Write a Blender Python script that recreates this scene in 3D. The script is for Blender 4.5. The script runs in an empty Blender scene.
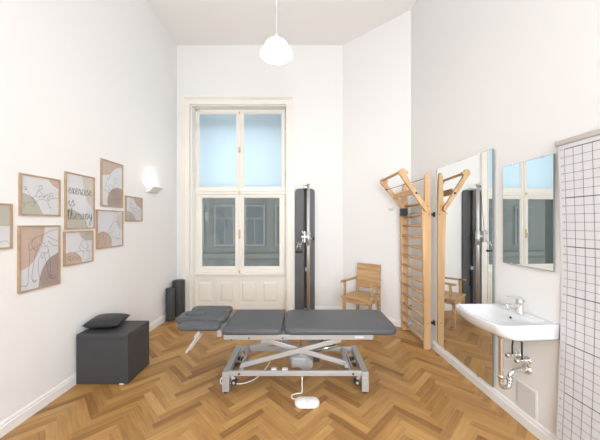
import bpy, bmesh, math, random
from mathutils import Matrix, Vector
R = math.radians
scene = bpy.context.scene
col = scene.collection
random.seed(7)

# ------------------------------------------------------------------ materials
def mat(name, color, rough=.5, metal=0, bump=None, spec=.5, coat=0, noise=None, trans=0, ior=1.45):
    m = bpy.data.materials.new(name); m.use_nodes = True
    nt = m.node_tree; b = nt.nodes['Principled BSDF']
    b.inputs['Base Color'].default_value = (*color, 1)
    b.inputs['Roughness'].default_value = rough
    b.inputs['Metallic'].default_value = metal
    b.inputs['Specular IOR Level'].default_value = spec
    b.inputs['Coat Weight'].default_value = coat
    b.inputs['Transmission Weight'].default_value = trans
    b.inputs['IOR'].default_value = ior
    if bump or noise:
        tc = nt.nodes.new('ShaderNodeTexCoord')
    if bump:
        s, d = bump
        n = nt.nodes.new('ShaderNodeTexNoise'); n.inputs['Scale'].default_value = s; n.inputs['Detail'].default_value = 4
        bp = nt.nodes.new('ShaderNodeBump'); bp.inputs['Distance'].default_value = d; bp.inputs['Strength'].default_value = .6
        nt.links.new(tc.outputs['Object'], n.inputs['Vector'])
        nt.links.new(n.outputs['Fac'], bp.inputs['Height'])
        nt.links.new(bp.outputs['Normal'], b.inputs['Normal'])
    if noise:
        s, c2 = noise
        n = nt.nodes.new('ShaderNodeTexNoise'); n.inputs['Scale'].default_value = s; n.inputs['Detail'].default_value = 5
        mx = nt.nodes.new('ShaderNodeMix'); mx.data_type = 'RGBA'
        mx.inputs['A'].default_value = (*color, 1); mx.inputs['B'].default_value = (*c2, 1)
        nt.links.new(tc.outputs['Object'], n.inputs['Vector'])
        nt.links.new(n.outputs['Fac'], mx.inputs['Factor'])
        nt.links.new(mx.outputs['Result'], b.inputs['Base Color'])
    return m

def wood(name, c1, c2, scale=(3, 3, 40), rough=.45, knots=None):
    m = bpy.data.materials.new(name); m.use_nodes = True
    nt = m.node_tree; b = nt.nodes['Principled BSDF']
    b.inputs['Roughness'].default_value = rough
    tc = nt.nodes.new('ShaderNodeTexCoord'); mp = nt.nodes.new('ShaderNodeMapping')
    mp.inputs['Scale'].default_value = scale
    n = nt.nodes.new('ShaderNodeTexNoise'); n.inputs['Scale'].default_value = 1; n.inputs['Detail'].default_value = 6
    cr = nt.nodes.new('ShaderNodeValToRGB')
    cr.color_ramp.elements[0].position = .3; cr.color_ramp.elements[1].position = .7
    cr.color_ramp.elements[0].color = (*c1, 1); cr.color_ramp.elements[1].color = (*c2, 1)
    L = nt.links.new
    L(tc.outputs['Object'], mp.inputs['Vector']); L(mp.outputs['Vector'], n.inputs['Vector'])
    L(n.outputs['Fac'], cr.inputs['Fac'])
    out = cr.outputs['Color']
    if knots:
        n2 = nt.nodes.new('ShaderNodeTexNoise'); n2.inputs['Scale'].default_value = knots[0]; n2.inputs['Detail'].default_value = 2
        mp2 = nt.nodes.new('ShaderNodeMapping'); mp2.inputs['Scale'].default_value = (.6, 1, 2.0)
        L(tc.outputs['Object'], mp2.inputs['Vector']); L(mp2.outputs['Vector'], n2.inputs['Vector'])
        cr2 = nt.nodes.new('ShaderNodeValToRGB'); cr2.color_ramp.elements[0].position = .62; cr2.color_ramp.elements[1].position = .72
        mx = nt.nodes.new('ShaderNodeMix'); mx.data_type = 'RGBA'; mx.inputs['B'].default_value = (*knots[1], 1)
        L(n2.outputs['Fac'], cr2.inputs['Fac']); L(cr2.outputs['Color'], mx.inputs['Factor']); L(out, mx.inputs['A'])
        out = mx.outputs['Result']
    L(out, b.inputs['Base Color'])
    return m

def glass_mat(name, tint=(.93, .96, .96), ior=1.5):
    m = bpy.data.materials.new(name); m.use_nodes = True
    nt = m.node_tree; nt.nodes.clear(); N = nt.nodes.new; L = nt.links.new
    o = N('ShaderNodeOutputMaterial'); t = N('ShaderNodeBsdfTransparent'); g = N('ShaderNodeBsdfGlossy')
    t.inputs['Color'].default_value = (*tint, 1); g.inputs['Roughness'].default_value = .01
    lw = N('ShaderNodeLayerWeight'); lw.inputs['Blend'].default_value = .5
    pw = N('ShaderNodeMath'); pw.operation = 'POWER'; pw.inputs[1].default_value = 5
    f = N('ShaderNodeMath'); f.operation = 'MULTIPLY_ADD'; f.inputs[1].default_value = .7; f.inputs[2].default_value = ((ior-1)/(ior+1))**2
    L(lw.outputs['Facing'], pw.inputs[0]); L(pw.outputs[0], f.inputs[0])
    x = N('ShaderNodeMixShader')
    L(f.outputs[0], x.inputs[0]); L(t.outputs[0], x.inputs[1]); L(g.outputs[0], x.inputs[2]); L(x.outputs[0], o.inputs[0])
    return m

def frosted_mat(name, c):
    m = bpy.data.materials.new(name); m.use_nodes = True
    nt = m.node_tree; nt.nodes.clear(); N = nt.nodes.new; L = nt.links.new
    o = N('ShaderNodeOutputMaterial'); t = N('ShaderNodeBsdfTranslucent'); g = N('ShaderNodeBsdfGlossy')
    t.inputs['Color'].default_value = (*c, 1); g.inputs['Roughness'].default_value = .25
    x = N('ShaderNodeMixShader'); x.inputs[0].default_value = .06
    L(t.outputs[0], x.inputs[1]); L(g.outputs[0], x.inputs[2]); L(x.outputs[0], o.inputs[0])
    return m

def emit_mat(name, c, s):
    m = bpy.data.materials.new(name); m.use_nodes = True
    b = m.node_tree.nodes['Principled BSDF']
    b.inputs['Base Color'].default_value = (.9, .9, .88, 1); b.inputs['Roughness'].default_value = .2
    b.inputs['Emission Color'].default_value = (*c, 1); b.inputs['Emission Strength'].default_value = s
    return m

def floor_mat():
    m = bpy.data.materials.new('oak_parquet'); m.use_nodes = True
    nt = m.node_tree; b = nt.nodes['Principled BSDF']; N = nt.nodes.new; L = nt.links.new
    a = N('ShaderNodeAttribute'); a.attribute_name = 'plank_tone'
    uv = N('ShaderNodeUVMap'); uv.uv_map = 'grain'
    mp = N('ShaderNodeMapping'); mp.inputs['Scale'].default_value = (4, 70, 1)
    n = N('ShaderNodeTexNoise'); n.inputs['Scale'].default_value = 1; n.inputs['Detail'].default_value = 7; n.inputs['Roughness'].default_value = .6
    L(uv.outputs[0], mp.inputs[0]); L(mp.outputs[0], n.inputs['Vector'])
    mp2 = N('ShaderNodeMapping'); mp2.inputs['Scale'].default_value = (2.2, 14, 1)
    n2 = N('ShaderNodeTexNoise'); n2.inputs['Scale'].default_value = 1; n2.inputs['Detail'].default_value = 3
    L(uv.outputs[0], mp2.inputs[0]); L(mp2.outputs[0], n2.inputs['Vector'])
    ad = N('ShaderNodeMath'); ad.operation = 'MULTIPLY_ADD'; ad.inputs[1].default_value = .42
    L(n.outputs['Fac'], ad.inputs[0])
    sp = N('ShaderNodeMath'); sp.operation = 'MULTIPLY_ADD'; sp.inputs[1].default_value = .3
    L(n2.outputs['Fac'], sp.inputs[0]); L(a.outputs['Fac'], sp.inputs[2])
    L(sp.outputs[0], ad.inputs[2])
    cr = N('ShaderNodeValToRGB'); e = cr.color_ramp.elements
    e[0].position = .38; e[0].color = FLOOR_C[0]
    e[1].position = 1.0; e[1].color = FLOOR_C[3]
    x = e.new(.6); x.color = FLOOR_C[1]
    x = e.new(.8); x.color = FLOOR_C[2]
    L(ad.outputs[0], cr.inputs['Fac']); L(cr.outputs['Color'], b.inputs['Base Color'])
    b.inputs['Roughness'].default_value = .42; b.inputs['Specular IOR Level'].default_value = .35
    bp = N('ShaderNodeBump'); bp.inputs['Distance'].default_value = .0006; bp.inputs['Strength'].default_value = .4
    L(n.outputs['Fac'], bp.inputs['Height']); L(bp.outputs['Normal'], b.inputs['Normal'])
    return m
FLOOR_C = [(.27, .13, .040, 1), (.45, .245, .082, 1), (.57, .34, .13, 1), (.72, .475, .22, 1)]

M = dict(
    wall=mat('white_plaster', (.83, .822, .812), .75, bump=(14, .0015), spec=.25),
    ceil=mat('ceiling_paint', (.89, .865, .84), .8, bump=(9, .001), spec=.2),
    trim=mat('white_gloss_trim', (.84, .83, .82), .35),
    cream=mat('cream_lacquer', (.86, .825, .765), .35, bump=(30, .0004)),
    floor=floor_mat(),
    frosted=frosted_mat('frosted_film', (.80, .89, .93)),
    glass=glass_mat('window_glass', (.80, .84, .83)),
    pglass=glass_mat('picture_glass', (.98, .98, .98), 1.35),
    mirror=mat('mirror_silver', (.86, .885, .88), .0, 1),
    medge=mat('mirror_edge', (.16, .21, .2), .3),
    brass=mat('brass', (.72, .52, .22), .3, 1),
    chrome=mat('chrome', (.78, .78, .78), .12, 1),
    satin=mat('satin_aluminium', (.68, .68, .67), .5, 1),
    black=mat('black_plastic', (.022, .022, .024), .4),
    dgrey=mat('anthracite_board', (.10, .10, .105), .45),
    groove=mat('dark_groove', (.05, .05, .052), .5),
    vinyl=mat('grey_vinyl', (.093, .098, .106), .42, bump=(220, .0003), spec=.4),
    cube=mat('charcoal_vinyl', (.055, .056, .060), .5, bump=(160, .0004), spec=.4),
    pillow=mat('black_leatherette', (.030, .031, .033), .42, bump=(160, .0004)),
    steel=mat('silver_powder_coat', (.45, .445, .44), .38, .25),
    steeld=mat('grey_housing', (.40, .40, .41), .45, .1),
    rubber=mat('rubber', (.035, .035, .035), .7),
    whitep=mat('white_plastic', (.80, .80, .80), .35),
    ceramic=mat('ceramic', (.70, .70, .71), .08, spec=.6, coat=.5),
    beech=wood('beech_wood', (.55, .33, .155), (.70, .465, .25), (14, 14, 1.6)),
    beechx=wood('beech_wood_rung', (.50, .285, .125), (.64, .40, .20), (14, 2, 14)),
    oakc=wood('oak_chair', (.40, .235, .105), (.62, .41, .215), (3, 22, 22), knots=(7, (.16, .085, .04))),
    oakf=wood('oak_frame', (.40, .27, .165), (.50, .355, .235), (10, 10, 10), .5),
    paper=mat('print_paper', (.74, .745, .77), .7),
    peach=mat('peach_ink', (.60, .455, .37), .7),
    sage=mat('sage_ink', (.52, .50, .42), .7),
    mauve=mat('mauve_ink', (.43, .34, .31), .7),
    sand=mat('sand_ink', (.66, .60, .54), .7),
    ink=mat('line_ink', (.10, .10, .11), .7),
    wink=mat('letter_ink', (.03, .03, .035), .7),
    chart=mat('chart_paper', (.71, .71, .735), .55),
    cline=mat('chart_line', (.12, .12, .14), .6),
    lamp=emit_mat('opal_glass_lit', (1, .97, .93), .8),
    lampd=emit_mat('diffuser_lit', (1, .94, .85), 42),
    bulb=emit_mat('bulb_lit', (1, .86, .66), 75),
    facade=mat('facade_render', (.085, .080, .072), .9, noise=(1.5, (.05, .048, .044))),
    facade2=mat('facade_trim', (.095, .09, .082), .8),
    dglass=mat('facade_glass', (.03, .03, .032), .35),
    panelw=mat('access_panel_white', (.70, .70, .70), .5),
    rail=mat('chart_rail', (.58, .55, .52), .35, .5),
)

# ------------------------------------------------------------------ helpers
def new():
    return bmesh.new()

ROOT = {}
SPLIT = {'cross_tube', 'seam', 'bolt', 'wheel', 'frame_screw', 'rail_bolt', 'guide_block', 'adjuster_knob', 'clip', 'lift_arm', 'hinge', 'latch', 'pedal', 'hole'}
def islands(bm):
    seen = set(); out = []
    for v in bm.verts:
        if v in seen: continue
        st = [v]; seen.add(v); comp = []
        while st:
            a = st.pop(); comp.append(a)
            for e in a.link_edges:
                b_ = e.other_vert(a)
                if b_ not in seen: seen.add(b_); st.append(b_)
        out.append(comp)
    return out
def obj(name, bm, m, parent=None, origin=None, world=True):
    if name in SPLIT:
        isl = islands(bm)
        if len(isl) > 1:
            o = None
            for comp in isl:
                b = bmesh.new(); mp = {v: b.verts.new(v.co) for v in comp}
                for f in {f for v in comp for f in v.link_faces}:
                    nf = b.faces.new([mp[v] for v in f.verts]); nf.smooth = f.smooth; nf.material_index = f.material_index
                o = obj1(name, b, m, parent, origin, world)
            bm.free(); return o
    return obj1(name, bm, m, parent, origin, world)
def obj1(name, bm, m, parent=None, origin=None, world=True):
    """world=True: bm holds world coordinates; it is moved into the root's frame."""
    me = bpy.data.meshes.new(name)
    o = bpy.data.objects.new(name, me); col.objects.link(o)
    if parent is not None:
        mw = ROOT[parent.name]
        if world: bm.transform(mw.inverted())
        o.parent = parent; ROOT[o.name] = mw
    else:
        mw = Matrix.Translation(origin) if origin is not None else Matrix.Identity(4)
        if world: bm.transform(mw.inverted())
        o.matrix_world = mw; ROOT[o.name] = mw
    bmesh.ops.recalc_face_normals(bm, faces=bm.faces)
    bm.to_mesh(me); bm.free()
    for x in (m if isinstance(m, (list, tuple)) else [m]): me.materials.append(M[x])
    return o

def tag(o, label=None, cat=None, group=None, kind=None):
    if label: o['label'] = label
    if cat: o['category'] = cat
    if group: o['group'] = group
    if kind: o['kind'] = kind
    return o

def thing(name, label, cat, loc=(0, 0, 0), rotz=0, group=None, mw=None):
    o = bpy.data.objects.new(name, None); col.objects.link(o)
    o.empty_display_size = .1
    mw = mw if mw is not None else Matrix.Translation(loc) @ Matrix.Rotation(rotz, 4, 'Z')
    o.matrix_world = mw; ROOT[o.name] = mw
    return tag(o, label, cat, group)

def box(bm, p0, p1, bevel=0, T=None, mi=0, seg=2):
    x0, y0, z0 = p0; x1, y1, z1 = p1
    b = bmesh.new()
    bmesh.ops.create_cube(b, size=1)
    for v in b.verts:
        v.co = Vector(((x0+x1)/2+v.co.x*(x1-x0), (y0+y1)/2+v.co.y*(y1-y0), (z0+z1)/2+v.co.z*(z1-z0)))
    if bevel:
        bmesh.ops.bevel(b, geom=b.edges[:], offset=bevel, segments=seg, affect='EDGES', profile=.5, clamp_overlap=True)
    merge(bm, b, T, mi)

def merge(bm, b, T=None, mi=0):
    if T is not None: b.transform(T)
    mp = {}
    for v in b.verts: mp[v] = bm.verts.new(v.co)
    for f in b.faces:
        try:
            nf = bm.faces.new([mp[v] for v in f.verts]); nf.smooth = f.smooth; nf.material_index = mi
        except ValueError: pass
    b.free()

def bar(bm, a, b_, w, h, up=(0, 0, 1), bevel=0, mi=0):
    """rectangular bar from a to b; w across, h along 'up'"""
    a = Vector(a); b_ = Vector(b_); d = b_-a; L = d.length; d.normalize()
    up = Vector(up); s = d.cross(up)
    if s.length < 1e-4: s = d.cross(Vector((1, 0, 0)))
    s.normalize(); u = s.cross(d).normalized()
    T = Matrix(((d.x, s.x, u.x, a.x), (d.y, s.y, u.y, a.y), (d.z, s.z, u.z, a.z), (0, 0, 0, 1)))
    box(bm, (0, -w/2, -h/2), (L, w/2, h/2), bevel, T, mi)

def smooth_path(pts, n=6):
    P = [Vector(p) for p in pts]
    if len(P) < 3: return P
    out = []
    for i in range(len(P)-1):
        p0 = P[max(i-1, 0)]; p1 = P[i]; p2 = P[i+1]; p3 = P[min(i+2, len(P)-1)]
        for k in range(n):
            t = k/n
            out.append(.5*((2*p1)+(-p0+p2)*t+(2*p0-5*p1+4*p2-p3)*t*t+(-p0+3*p1-3*p2+p3)*t**3))
    out.append(P[-1]); return out

def tube(bm, pts, r, seg=12, smooth=0, mi=0, cap=True):
    P = smooth_path(pts, smooth) if smooth else [Vector(p) for p in pts]
    n = len(P); rs = r if isinstance(r, (list, tuple)) else [r]*n
    if len(rs) != n: rs = [rs[0]+(rs[-1]-rs[0])*i/(n-1) for i in range(n)]
    t0 = (P[1]-P[0]).normalized()
    ref = Vector((0, 0, 1)) if abs(t0.z) < .9 else Vector((1, 0, 0))
    s = t0.cross(ref).normalized(); rings = []
    for i in range(n):
        t = (P[min(i+1, n-1)]-P[max(i-1, 0)]).normalized()
        s = (s-t*s.dot(t)).normalized(); u = t.cross(s)
        rings.append([bm.verts.new(P[i]+(s*math.cos(2*math.pi*k/seg)+u*math.sin(2*math.pi*k/seg))*rs[i]) for k in range(seg)])
    for a, b_ in zip(rings, rings[1:]):
        for k in range(seg):
            f = bm.faces.new((a[k], a[(k+1) % seg], b_[(k+1) % seg], b_[k])); f.smooth = True; f.material_index = mi
    if cap:
        for rg in (rings[0], rings[-1]):
            f = bm.faces.new(rg); f.material_index = mi

def lathe(bm, prof, seg=32, T=None, mi=0, caps=(True, True)):
    """prof = [(r,z)...] around z"""
    b = bmesh.new(); rings = []
    for r, z in prof:
        rings.append([b.verts.new((r*math.cos(2*math.pi*k/seg), r*math.sin(2*math.pi*k/seg), z)) for k in range(seg)])
    for a, c in zip(rings, rings[1:]):
        for k in range(seg):
            f = b.faces.new((a[k], a[(k+1) % seg], c[(k+1) % seg], c[k])); f.smooth = True
    if caps[0]: b.faces.new(rings[0])
    if caps[1]: b.faces.new(rings[-1])
    merge(bm, b, T, mi)

def prism(bm, poly, z0, z1, T=None, mi=0, bevel=0):
    b = bmesh.new()
    lo = [b.verts.new((x, y, z0)) for x, y in poly]; hi = [b.verts.new((x, y, z1)) for x, y in poly]
    n = len(poly)
    b.faces.new(lo[::-1]); b.faces.new(hi)
    for k in range(n): b.faces.new((lo[k], lo[(k+1) % n], hi[(k+1) % n], hi[k]))
    if bevel:
        es = [e for e in b.edges if abs(e.verts[0].co.z-e.verts[1].co.z) < 1e-6]
        bmesh.ops.bevel(b, geom=es, offset=bevel, segments=2, affect='EDGES', profile=.5, clamp_overlap=True)
    merge(bm, b, T, mi)

def rrect(w, h, r, n=6, cx=0, cy=0):
    r = max(min(r, w/2-1e-4, h/2-1e-4), 1e-4); out = []
    for sx, sy, a0 in ((1, 1, 0), (-1, 1, 90), (-1, -1, 180), (1, -1, 270)):
        for k in range(n+1):
            a = R(a0+90*k/n)
            out.append((cx+sx*(w/2-r)+r*math.cos(a), cy+sy*(h/2-r)+r*math.sin(a)))
    return out

def loft(bm, rings, T=None, mi=0, caps=True):
    b = bmesh.new(); RR = [[b.verts.new(p) for p in rg] for rg in rings]
    n = len(RR[0])
    for a, c in zip(RR, RR[1:]):
        for k in range(n):
            f = b.faces.new((a[k], a[(k+1) % n], c[(k+1) % n], c[k])); f.smooth = True
    if caps:
        f = b.faces.new(RR[0]); f.smooth = True
        f = b.faces.new(RR[-1]); f.smooth = True
    merge(bm, b, T, mi)

def pad(bm, x0, x1, y0, y1, z0, z1, r=.04, er=.025, crown=.006, T=None, mi=0):
    """upholstered pad with rounded corners, rounded edges, slight crown"""
    w, h, cx, cy = x1-x0, y1-y0, (x0+x1)/2, (y0+y1)/2; t = z1-z0; er = min(er, t/2)
    lay = []
    for k in range(7):
        a = R(-90+90*k/6); lay.append((z0+er+er*math.sin(a), er*(1-math.cos(a))))
    for k in range(7):
        a = R(90*k/6); lay.append((z1-er+er*math.sin(a), er*(1-math.cos(a))))
    for f in (.25, .5, .8): lay.append((z1+crown*(1-(1-f)**2), er+f*(min(w, h)/2-er)*.95))
    rings = []
    for z, ins in lay:
        rings.append([(x, y, z) for x, y in rrect(w-2*ins, h-2*ins, max(r-ins*.5, .004), 6, cx, cy)])
    loft(bm, rings, T, mi)

# ------------------------------------------------------------------ camera geometry
F, Y0, H = 267.0, 223.0, 1.5
cam = bpy.data.cameras.new('camera'); co = bpy.data.objects.new('camera', cam); col.objects.link(co)
co.location = (0, 0, H); co.rotation_euler = (R(90), 0, 0)
cam.sensor_width = 36; cam.lens = 36*F/600; cam.shift_y = 3/600; cam.clip_start = .02
scene.camera = co

# room plan
CH = 4.5
YB = 4.5; YF = -1.9
def XL(y): return -2.105+.011*(y-1.86)
def XR(y): return 1.615-.06*(y-2.84)
PL0 = (XL(YF), YF); PL1 = (XL(YB), YB); PC0 = (.725, YB); PC1 = (XR(3.752), 3.752); PR0 = (XR(YF), YF)
def wallL(y, z, off=0):       # local frame: x right (+Y), y up, z into room
    u = Vector((.011, 1, 0)).normalized(); v = Vector((0, 0, 1)); n = u.cross(v)
    p = Vector((XL(y), y, z))+n*off
    return Matrix(((u.x, v.x, n.x, p.x), (u.y, v.y, n.y, p.y), (u.z, v.z, n.z, p.z), (0, 0, 0, 1)))
def wallR(y, z, off=0):       # x right (-Y), y up, z into room
    u = Vector((.06, -1, 0)).normalized(); v = Vector((0, 0, 1)); n = u.cross(v)
    p = Vector((XR(y), y, z))+n*off
    return Matrix(((u.x, v.x, n.x, p.x), (u.y, v.y, n.y, p.y), (u.z, v.z, n.z, p.z), (0, 0, 0, 1)))
cd = Vector((PC1[0]-PC0[0], PC1[1]-PC0[1], 0)).normalized()
def wallC(t, z, off=0):       # t = distance from PC0
    u = cd; v = Vector((0, 0, 1)); n = u.cross(v)
    p = Vector((PC0[0], PC0[1], z))+u*t+n*off
    return Matrix(((u.x, v.x, n.x, p.x), (u.y, v.y, n.y, p.y), (u.z, v.z, n.z, p.z), (0, 0, 0, 1)))

# ------------------------------------------------------------------ shell
def struct(name, bm, m, label=None):
    o = obj(name, bm, m); tag(o, label, None, None, 'structure'); return o

def wall_prism(name, a, b_, th, out, z0=0, z1=CH, m='wall'):
    ax, ay = a; bx, by = b_; ox, oy = out
    bm = new(); prism(bm, [(ax, ay), (bx, by), (bx+ox*th, by+oy*th), (ax+ox*th, ay+oy*th)], z0, z1)
    return struct(name, bm, m)
wall_prism('wall_left', (XL(YF-.2), YF-.2), (XL(YB+.45), YB+.45), .2, (-1, 0))
wall_prism('wall_right', (PR0[0]+.012, YF-.2), PC1, .2, (1, 0))
# angled wall and back wall
bm = new()
nx, ny = -(-cd.y), -cd.x  # outward
o_ = Vector((cd.y, -cd.x, 0)) * -1
prism(bm, [PC0, PC1, (PC1[0]+.3, PC1[1]+.15), (PC0[0]+.3, PC0[1]+.35), (PC0[0], PC0[1]+.45)], 0, CH)
struct('wall_angled', bm, 'wall')
OX0, OX1, OZ = -1.826, -.219, 3.48
bm = new()
box(bm, (PL1[0]-.0, YB, 0), (OX0, YB+.45, CH))
box(bm, (OX1, YB, 0), (PC0[0], YB+.45, CH))
box(bm, (OX0, YB, OZ), (OX1, YB+.45, CH))
box(bm, (OX0, YB+.22, -.0), (OX1, YB+.45, .60))
struct('wall_back', bm, 'wall')
# wall behind the camera with two window openings
bm = new()
ops = [(-.45, 1.75)]
xs0, xs1 = XL(YF)-.0, XR(YF)+.0
z0, z1 = .75, 3.4
box(bm, (xs0, YF-.3, 0), (xs1, YF, z0)); box(bm, (xs0, YF-.3, z1), (xs1, YF, CH))
box(bm, (xs0, YF-.3, z0), (ops[0][0], YF, z1)); box(bm, (ops[0][1], YF-.3, z0), (xs1, YF, z1))
struct('wall_front', bm, 'wall')
# ceiling
bm = new(); box(bm, (-2.4, YF-.3, CH), (2.2, YB+.45, CH+.15)); struct('ceiling', bm, 'ceil')

# floor: herringbone planks
def build_floor():
    bm = new()
    uvl = bm.loops.layers.uv.new('grain'); tone = bm.faces.layers.float.new('plank_tone')
    W, Lk = .062, .372
    s = math.sqrt(.5)
    poly = [(XL(YF-.2)-.05, YF-.2), (XL(YB+.2)-.05, YB+.2), (PC0[0], YB+.2), (PC1[0]+.1, PC1[1]+.1), (PR0[0]+.05, YF-.2)]
    xmin, xmax = -2.2, 2.05; ymin, ymax = YF-.2, 4.72
    def clip(pts):
        for axis, lim, sg in ((0, xmin, 1), (0, xmax, -1), (1, ymin, 1), (1, ymax, -1)):
            out = []
            for i in range(len(pts)):
                a, b_ = pts[i], pts[(i+1) % len(pts)]
                da = (a[axis]-lim)*sg; db = (b_[axis]-lim)*sg
                if da >= 0: out.append(a)
                if (da >= 0) != (db >= 0):
                    t = da/(da-db); out.append(tuple(a[j]+(b_[j]-a[j])*t for j in range(len(a))))
            pts = out
            if not pts: return []
        return pts
    random.seed(3)
    # herringbone in rotated frame: lattice (p,q) with plank A along p, plank B along q
    n = int(round(Lk/W))
    g = .0007
    def emit(p0, q0, horiz):
        w, h = (Lk, W) if horiz else (W, Lk)
        c = [(p0+g, q0+g), (p0+w-g, q0+g), (p0+w-g, q0+h-g), (p0+g, q0+h-g)]
        ru, rv = random.uniform(0, 50), random.uniform(0, 50)
        pts = []
        for (p, q) in c:
            x = (p-q)*s+PHX; y = (p+q)*s+PHY
            lu, lv = (p-p0, q-q0) if horiz else (q-q0, p-p0)
            pts.append((x, y, lu+ru, lv+rv))
        pts = clip(pts)
        if len(pts) < 3: return
        vs = [bm.verts.new((a[0], a[1], 0)) for a in pts]
        f = bm.faces.new(vs)
        f[tone] = random.choice([.06, .13, .17, .2, .22, .25, .28, .33]) + random.uniform(-.03, .03)
        for lp, a in zip(f.loops, pts): lp[uvl].uv = (a[2], a[3])
    PHX, PHY = -.01, .1
    # herringbone tiling: cell (i,j): horizontal plank at (i*W + ..., ...)
    for k in range(-190, 190):
        for j in range(-20, 21):
            # step along the diagonal (1,1)*W ; translate by (L,-L) between columns
            p0 = k*W + j*Lk; q0 = k*W - j*Lk
            x = (p0-q0)*s; y = (p0+q0)*s
            if x < -3 or x > 3 or y < -3 or y > 6: continue
            emit(p0, q0, True)
            emit(p0+0, q0+W, False)
    # solid sub-floor just under the planks
    b = bmesh.new(); bmesh.ops.create_cube(b, size=1)
    for v in b.verts: v.co = Vector((-.1+v.co.x*4.7, 1.3+v.co.y*7.2, -.052+v.co.z*.1))
    merge(bm, b, None, 1)
    me = bpy.data.meshes.new('floor'); o = bpy.data.objects.new('floor', me); col.objects.link(o)
    bm.to_mesh(me); bm.free(); me.materials.append(M['floor']); me.materials.append(M['oakc'])
    tag(o, None, None, None, 'structure')
build_floor()

# baseboards: profile (z, thickness)
def baseboard(name, a, b_, nrm):
    bm = new(); a = Vector((*a, 0)); b_ = Vector((*b_, 0)); n = Vector((*nrm, 0)).normalized()
    prof = [(0, 0), (.018, 0), (.018, .068), (.012, .074), (.012, .086), (.006, .097), (0, .1)]
    va = [bm.verts.new(a+n*t+Vector((0, 0, z))) for t, z in prof]
    vb = [bm.verts.new(b_+n*t+Vector((0, 0, z))) for t, z in prof]
    k = len(prof)
    for i in range(k): bm.faces.new((va[i], va[(i+1) % k], vb[(i+1) % k], vb[i]))
    bm.faces.new(va); bm.faces.new(vb)
    return struct(name, bm, 'trim')
baseboard('baseboard_left', (XL(YF), YF), (XL(YB), YB), (1, -.011))
baseboard('baseboard_right', (XR(YF), YF), (XR(3.752), 3.752), (-1, -.06))
baseboard('baseboard_angled', PC0, PC1, (cd.y, -cd.x))
baseboard('baseboard_back', (-.093, YB), (PC0[0], YB), (0, -1))

# ------------------------------------------------------------------ window
win = thing('window_1', None, None, (-1.02, YB, 0)); win['kind'] = 'structure'
bm = new()
# stepped casing on the wall
for (d0, d1, y) in ((0, .045, .058), (.045, .12, .035), (.12, .157, .045)):
    pass
CX0, CX1, CZ = -1.983, -.094, 3.62
w = .150
def casing_ring(bm, o0, o1, dep):
    # offsets from the outer edge; side boards and head
    box(bm, (CX0+o0, YB-dep, 0), (CX0+o1, YB+.002, CZ-o0), .003)
    box(bm, (CX1-o1+ (o1-o0) - (o1-o0), YB-dep, 0), (CX1-o0, YB+.002, CZ-o0), .003)
    box(bm, (CX0+o1-.004, YB-dep, CZ-o1), (CX1-o1+.004, YB+.002, CZ-o0), .003)
casing_ring(bm, 0, .03, .050); casing_ring(bm, .03, .05, .036); casing_ring(bm, .05, .118, .028); casing_ring(bm, .118, .135, .040)
obj('casing', bm, 'cream', win)
bm = new()   # reveal lining
box(bm, (OX0-.002, YB-.02, 0), (OX0+.014, 4.66, OZ)); box(bm, (OX1-.014, YB-.02, 0), (OX1+.002, 4.66, OZ)); box(bm, (OX0+.01, YB-.02, OZ-.014), (OX1-.01, 4.66, OZ+.002))
obj('reveal_lining', bm, 'cream', win)
# fixed frame at Y 4.64..4.70
FY = 4.64
fx0, fx1 = OX0+.012, OX1-.012
bm = new()
box(bm, (fx0, FY, .60), (fx0+.028, FY+.09, OZ-.012), .003); box(bm, (fx1-.028, FY, .60), (fx1, FY+.09, OZ-.012), .003)
box(bm, (fx0, FY, OZ-.045), (fx1, FY+.09, OZ-.012), .003)
box(bm, (fx0, FY-.025, 1.995), (fx1, FY+.09, 2.065), .008)           # transom
box(bm, (fx0, FY-.035, 2.045), (fx1, FY+.02, 2.068), .006)
obj('window_frame', bm, 'cream', win)
bm = new(); box(bm, (fx0-.01, FY-.06, .60), (fx1+.01, FY+.09, .635), .01); box(bm, (fx0, FY-.035, .575), (fx1, FY+.02, .6), .006)
obj('window_sill', bm, 'cream', win)
def sash(x0, x1, z0, z1, gx0, gx1, gz0, gz1, gm, name='sash', y=FY-.008, d=.05):
    bm = new()
    e = .002
    box(bm, (x0+e, y, z0), (gx0, y+d, z1), .004); box(bm, (gx1, y, z0), (x1-e, y+d, z1), .004)
    box(bm, (gx0-.003, y, z0), (gx1+.003, y+d, gz0), .004); box(bm, (gx0-.003, y, gz1), (gx1+.003, y+d, z1), .004)
    # inner glazing bead
    b2 = .012
    box(bm, (gx0-.002, y+.012, gz0), (gx0+b2, y+.03, gz1), .002); box(bm, (gx1-b2, y+.012, gz0), (gx1+.002, y+.03, gz1), .002)
    box(bm, (gx0, y+.012, gz0-.002), (gx1, y+.03, gz0+b2), .002); box(bm, (gx0, y+.012, gz1-b2), (gx1, y+.03, gz1+.002), .002)
    s = obj(name, bm, 'cream', win)
    bm = new(); box(bm, (gx0, y+.030, gz0), (gx1, y+.034, gz1)); obj('pane', bm, gm, s)
    return s
XM = -1.043
s1 = sash(fx0+.028, XM, 2.068, OZ-.045, -1.766, -1.099, 2.121, 3.412, 'frosted')
s2 = sash(XM, fx1-.028, 2.068, OZ-.045, -.986, -.312, 2.121, 3.412, 'frosted')
s3 = sash(fx0+.028, XM, .636, 1.995, -1.716, -1.115, .735, 1.950, 'glass')
s4 = sash(XM, fx1-.028, .636, 1.995, -.986, -.345, .735, 1.950, 'glass')
bm = new()
box(bm, (XM-.022, FY-.026, 2.07), (XM+.022, FY-.006, OZ-.05), .006); box(bm, (XM-.010, FY-.034, 2.07), (XM+.010, FY-.02, OZ-.05), .004)
obj('astragal', bm, 'cream', win)
bm = new()
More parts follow.
